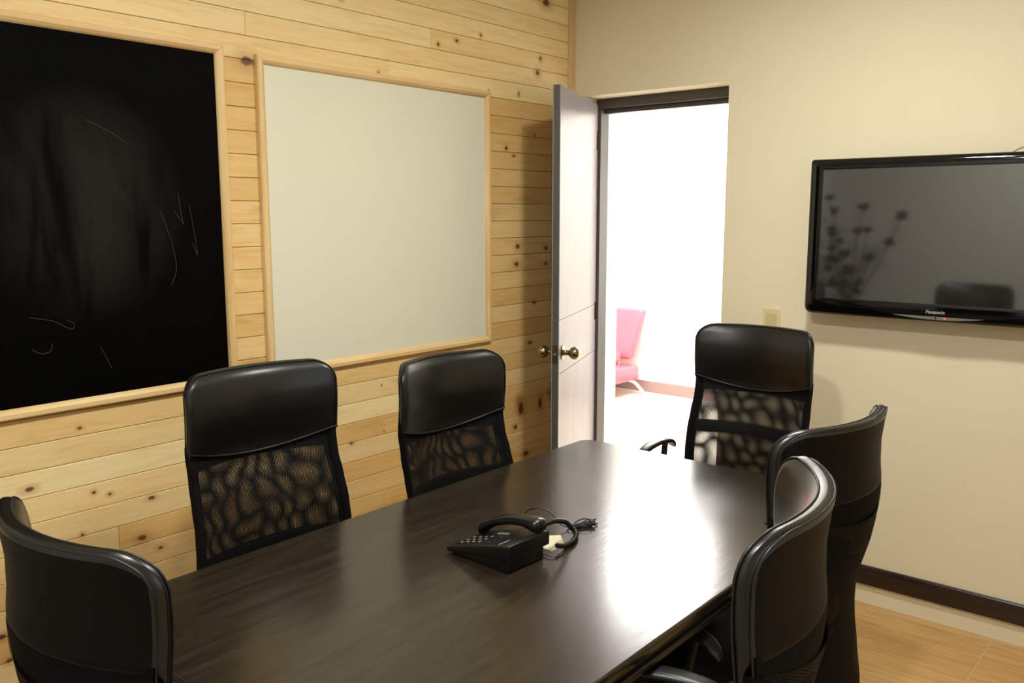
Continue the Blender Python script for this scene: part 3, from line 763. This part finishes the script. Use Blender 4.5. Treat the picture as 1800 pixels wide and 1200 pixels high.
# local: +x is the raised rear end, front edge at x=-.105; y from -.088 (near) to .088
def wedge(x0, x1, y0, y1, zt0, zt1, zb0, zb1, curve=0.0, n=8):
    m = MB(); prof = []
    top = [(x0+(x1-x0)*i/n, zt0+(zt1-zt0)*i/n + curve*math.sin(PI*i/n)) for i in range(n+1)]
    poly = top+[(x1, zb1), (x0, zb0)]
    return m.prism(poly, y0, y1, 'y')
wedge(-.108, .103, -.088, .064, .018, .072, .006, .035, .003).build('phone_body', 'phone', ph, bevel=.004, seg=3, angle=35)
wedge(-.092, .095, -.082, .050, .012, .04, .0, .0).build('phone_foot', 'phone', ph, bevel=.003)
def topz(x): t = (x+.108)/.211; return .018+.054*t+.003*math.sin(PI*t)
slope = math.atan2(.054, .211)
for r in range(4):
    for c in range(3):
        bx = -.080+.021*r; by = -.060+.0225*c
        b = MB(); b.box(-.0065, .0065, -.008, .008, -.002, .0022)
        o = b.build('phone_key', 'phone', ph, bevel=.0012); o.location = (bx, by, topz(bx)); o.rotation_euler = (0, -slope, 0)
        q = MB(); q.box(-.0016, .0016, -.0042, .0042, .0021, .0025); q2 = q.build('key_marking', 'mark', o)
for k in range(3):
    o = MB().box(-.004, .004, -.006, .006, -.001, .0015).build('function_key', 'phone', ph, bevel=.001); o.location = (.012+.0*k, -.06+.0225*k, topz(.012)); o.rotation_euler = (0, -slope, 0)
o = MB().box(-.0014, .0014, -.020, .020, 0, .0006).build('name_strip', 'mark', ph); o.location = (.062, -.058, topz(.062)+.0005); o.rotation_euler = (0, -slope, 0)
o['label'] = 'thin grey maker strip near the raised end'
# handset across the far side
hs = MB(); P = []; nn = 30; kk = 16
for i in range(nn):
    t = i/(nn-1); x = -.103+.206*t
    zc = topz(x)+.020+.013*math.sin(PI*t)
    e = abs(2*t-1); hwid = .0215+.005*e**2; ht = .0125+.0065*max(0, (e-.55)/.45)**.8
    zc -= .006*max(0, (e-.55)/.45)
    if i in (0, nn-1): hwid *= .55; ht *= .55
    if i in (1, nn-2): hwid *= .9; ht *= .9
    for q in range(kk):
        a = 2*PI*q/kk; ca_, sa_ = math.cos(a), math.sin(a)
        P.append((x, .036+hwid*math.copysign(abs(ca_)**.75, ca_), zc+ht*math.copysign(abs(sa_)**.75, sa_)))
fs = []
for i in range(nn-1):
    for q in range(kk): fs.append((i*kk+q, i*kk+(q+1) % kk, (i+1)*kk+(q+1) % kk, (i+1)*kk+q))
fs += [tuple(range(kk)), tuple((nn-1)*kk+q for q in range(kk))[::-1]]
hs.add(P, fs, True).build('handset', 'phone', ph)
# speaker slots in the cradle between ear and mouth piece
for k in range(7):
    o = MB().box(-.001, .001, -.006, .006, 0, .0014).build('speaker_slot', 'mark', ph); o.location = (-.020+.0055*k, .012, topz(-.012+.0045*k)); o.rotation_euler = (0, -slope, .25)
# coiled cord: helix along an arc
def world(p): return Vector(p)-Vector((1.232, -1.965, TZ))
def loc(p):
    v = world(p); a = -math.radians(-2); return Vector((v.x*math.cos(a)-v.y*math.sin(a), v.x*math.sin(a)+v.y*math.cos(a), v.z))
arc = smoothcurve([loc(p) for p in [(1.322, -1.915, .838), (1.325, -1.88, .822), (1.30, -1.825, .790), (1.278, -1.775, .765), (1.285, -1.745, .758), (1.30, -1.745, .757), (1.315, -1.775, .757), (1.325, -1.815, .757), (1.328, -1.855, .760), (1.325, -1.875, .765)]], 14)
arcw = smoothcurve([loc(p) for p in [(1.327, -1.918, .835), (1.325, -1.872, .832), (1.305, -1.80, .805), (1.290, -1.755, .775), (1.296, -1.742, .760), (1.312, -1.760, .758), (1.330, -1.800, .758), (1.333, -1.84, .760), (1.328, -1.868, .768)]], 16)
Lc = 0; hel = []; nr = Vector((0, 0, 1))
for i in range(len(arcw)-1):
    a_, b_ = arcw[i], arcw[i+1]; seg = (b_-a_).length; T_ = (b_-a_).normalized()
    nr = (nr-T_*nr.dot(T_)).normalized(); bn = T_.cross(nr); sub = max(2, int(seg/.0045*10))
    for k in range(sub):
        s_ = Lc+seg*k/sub; an = 2*PI*s_/.0045; p = a_+(b_-a_)*k/sub
        hel.append(p+(nr*math.cos(an)+bn*math.sin(an))*.0052)
    Lc += seg
MB().tube(hel, .0018, 6).build('coiled_cord', 'rubber', ph)
# line cord: leaves the base, loops over the table
lc = smoothcurve([loc(p) for p in [(1.300, -1.905, .757), (1.345, -1.905, .754), (1.352, -1.88, .7525), (1.33, -1.83, .7525), (1.315, -1.775, .7525), (1.30, -1.735, .7525), (1.275, -1.72, .7545)]], 10)
MB().tube(lc, .0016, 8).build('line_cord', 'rubber', ph)
lc2 = smoothcurve([loc(p) for p in [(1.26, -1.72, .756), (1.245, -1.735, .765), (1.215, -1.745, .795), (1.19, -1.76, .805), (1.15, -1.76, .790), (1.135, -1.755, .765), (1.14, -1.75, .7525)]], 10)
MB().tube(lc2, .0016, 8).build('line_cord', 'rubber', ph)
# tied bundle of spare cable
bd = MB()
for k in range(6):
    w_ = .008+.0042*k; ln = .030+.004*(k % 3); zz = .7525+.0022*(k % 3)
    c0 = Vector((1.262, -1.705)); dr = Vector((.03, .055)).normalized(); nr2 = Vector((-dr.y, dr.x)); loop = []
    for i in range(25):
        a = 2*PI*i/24; f = (1-math.cos(a))*.5
        q = c0+dr*(f*(.074-.004*k)) + nr2*(math.sin(a)*w_*(.35+.65*f)*.8)
        loop.append(loc((q.x, q.y, zz+.010*f*(k % 2)+.004*math.sin(a*2+k)*.5+.001)))
    bd.tube(loop, .0016, 6)
tie = [loc((1.258+.009*math.cos(a), -1.712+.0045*math.sin(a)*0-.0, .758+.006*math.sin(a))) for a in [2*PI*i/16 for i in range(17)]]
bd.tube(tie, .002, 6)
bd.build('cable_bundle', 'rubber', ph)
pp = thing('paper_slip', 'small cream paper slip sticking out from under the telephone by the coiled cord', 'paper', (0, 0, 0))
MB().prism([(1.222, -1.815), (1.268, -1.768), (1.316, -1.815), (1.318, -1.872), (1.27, -1.868)], TZ+.0003, TZ+.0009, 'z').build('slip', 'paper', pp)
MB().prism([(1.292, -1.862), (1.310, -1.822), (1.314, -1.826), (1.297, -1.866)], TZ+.0009, TZ+.0011, 'z').build('print_line', 'mark', pp)

# ------------------------------------------------------------------ pink lounge chair in the reception
lc_ = thing('lounge_chair', 'pink leather lounge chair with splayed chrome feet, half hidden beyond the doorway', 'armchair', (-1.80, 2.66, 0))
def rbox(name, vs, mat, par, bev):
    m = MB(); m.add(vs, [(0, 3, 2, 1), (4, 5, 6, 7), (0, 1, 5, 4), (1, 2, 6, 5), (2, 3, 7, 6), (3, 0, 4, 7)]); return m.build(name, mat, par, bevel=bev, seg=4)
rbox('seat_cushion', [(-.34, -.36, .135), (.36, -.36, .135), (.36, .34, .13), (-.34, .34, .13), (-.34, -.36, .30), (.36, -.36, .30), (.36, .34, .255), (-.34, .34, .255)], 'pink', lc_, .025)
rbox('backrest', [(-.26, .24, .31), (.31, .24, .31), (.31, .33, .31), (-.26, .33, .31), (-.36, .33, .76), (.385, .33, .76), (.385, .43, .75), (-.36, .43, .75)], 'pink', lc_, .03)
m = MB(); m.tube(smoothcurve([(.16, .24, .22), (.16, .30, .26), (.16, .31, .34)], 5), .012, 8); m.tube(smoothcurve([(-.16, .24, .22), (-.16, .30, .26), (-.16, .31, .34)], 5), .012, 8); m.build('back_bracket', 'chrome', lc_)
rbox('bolster', [(.17, -.2, .28), (.27, -.2, .28), (.27, .2, .28), (.17, .2, .28), (.17, -.2, .40), (.27, -.2, .40), (.27, .2, .40), (.17, .2, .40)], 'pink', lc_, .045)
for sx in (-1, 1):
    for sy in (-1, 1):
        MB().tube(smoothcurve([(sx*.24, sy*.24, .135), (sx*.32, sy*.30, .11), (sx*.37, sy*.34, .05), (sx*.40, sy*.37, .008)], 6), [.016]*19, 10).build('leg', 'chrome', lc_)

# ------------------------------------------------------------------ vase of dried flowers in the near left corner (seen in the screen)
vs_ = thing('flower_vase', 'tall dark vase of dried flowers, seen reflected at the left of the television screen', 'vase', (.26, -3.5, 0))
MB().lathe([(.0005, 0), (.09, 0), (.10, .02), (.08, .15), (.10, .45), (.115, .62), (.07, .80), (.045, .88), (.055, .93), (.048, .93), (.035, .88), (.0005, .6)], 28).build('vase_body', 'vase', vs_)
FL = [(.101, 1.59, .035), (.121, 1.459, .03), (.315, 1.62, .04), (.283, 1.439, .035), (.392, 1.454, .032), (.599, 1.548, .045), (.55, 1.359, .04), (.383, 1.235, .04), (.241, 1.265, .045), (.339, 1.051, .04), (.10, 1.304, .035), (.10, 1.148, .04), (.06, 1.70, .03), (.214, 1.12, .05), (.16, 1.36, .03), (.28, 1.15, .04), (.13, 1.03, .05), (.22, 1.02, .05), (.05, 1.22, .04), (.05, 1.42, .03), (.30, .98, .04), (.17, 1.22, .04)]
fr_ = random.Random(3)
for (fx, fz, fs_) in FL:
    fx = max(fx, .10)
    fs_ *= 1.6
    p = Vector((fx-.26, fr_.uniform(-.08, .08), fz))
    MB().tube(smoothcurve([(fr_.uniform(-.02, .02), fr_.uniform(-.02, .02), .75), (p.x*.25, p.y*.3, .95), (p.x*.65+fr_.uniform(-.02, .02), p.y*.7, .95+(fz-.95)*.55), tuple(p)], 8), .003, 6).build('flower_stem', 'stem', vs_)
    m = MB()
    for k in range(18):
        a = 2*PI*k/18+fr_.random(); el = fr_.uniform(.1, 1.2); d = Vector((math.cos(a)*math.cos(el), math.sin(a)*math.cos(el), math.sin(el))); sd = d.cross(Vector((0, 0, 1))).normalized(); up = sd.cross(d)
        l = fs_*fr_.uniform(.9, 1.25); wd = fs_*.28
        pts = [p-d*.004, p+d*l*.5+sd*wd+up*.004, p+d*l, p+d*l*.5-sd*wd+up*.004, p+d*l*.5-up*.006]
        m.add(pts, [(0, 1, 4), (1, 2, 4), (2, 3, 4), (3, 0, 4), (0, 3, 1), (1, 3, 2)])
    m.lathe([(.0005, -.012), (fs_*.5, 0), (fs_*.45, fs_*.4), (.0005, fs_*.55)], 10, Matrix.Translation(p))
    m.build('flower_head', 'dry_flower', vs_)

# lit lenses of the lamps (they are what gives off the light)
for o in list(COL.objects):
    if o.name.startswith('recessed_lamp'):
        MB().lathe([(.0005, -.008), (.11, -.008), (.11, -.002), (.0005, -.002)], 32).build('lamp_lens', 'lens', o)
    if o.name.startswith('ceiling_light'):
        MB().box(-.75, .75, -.55, .55, -.034, -.0305).build('light_diffuser', 'panel', o)
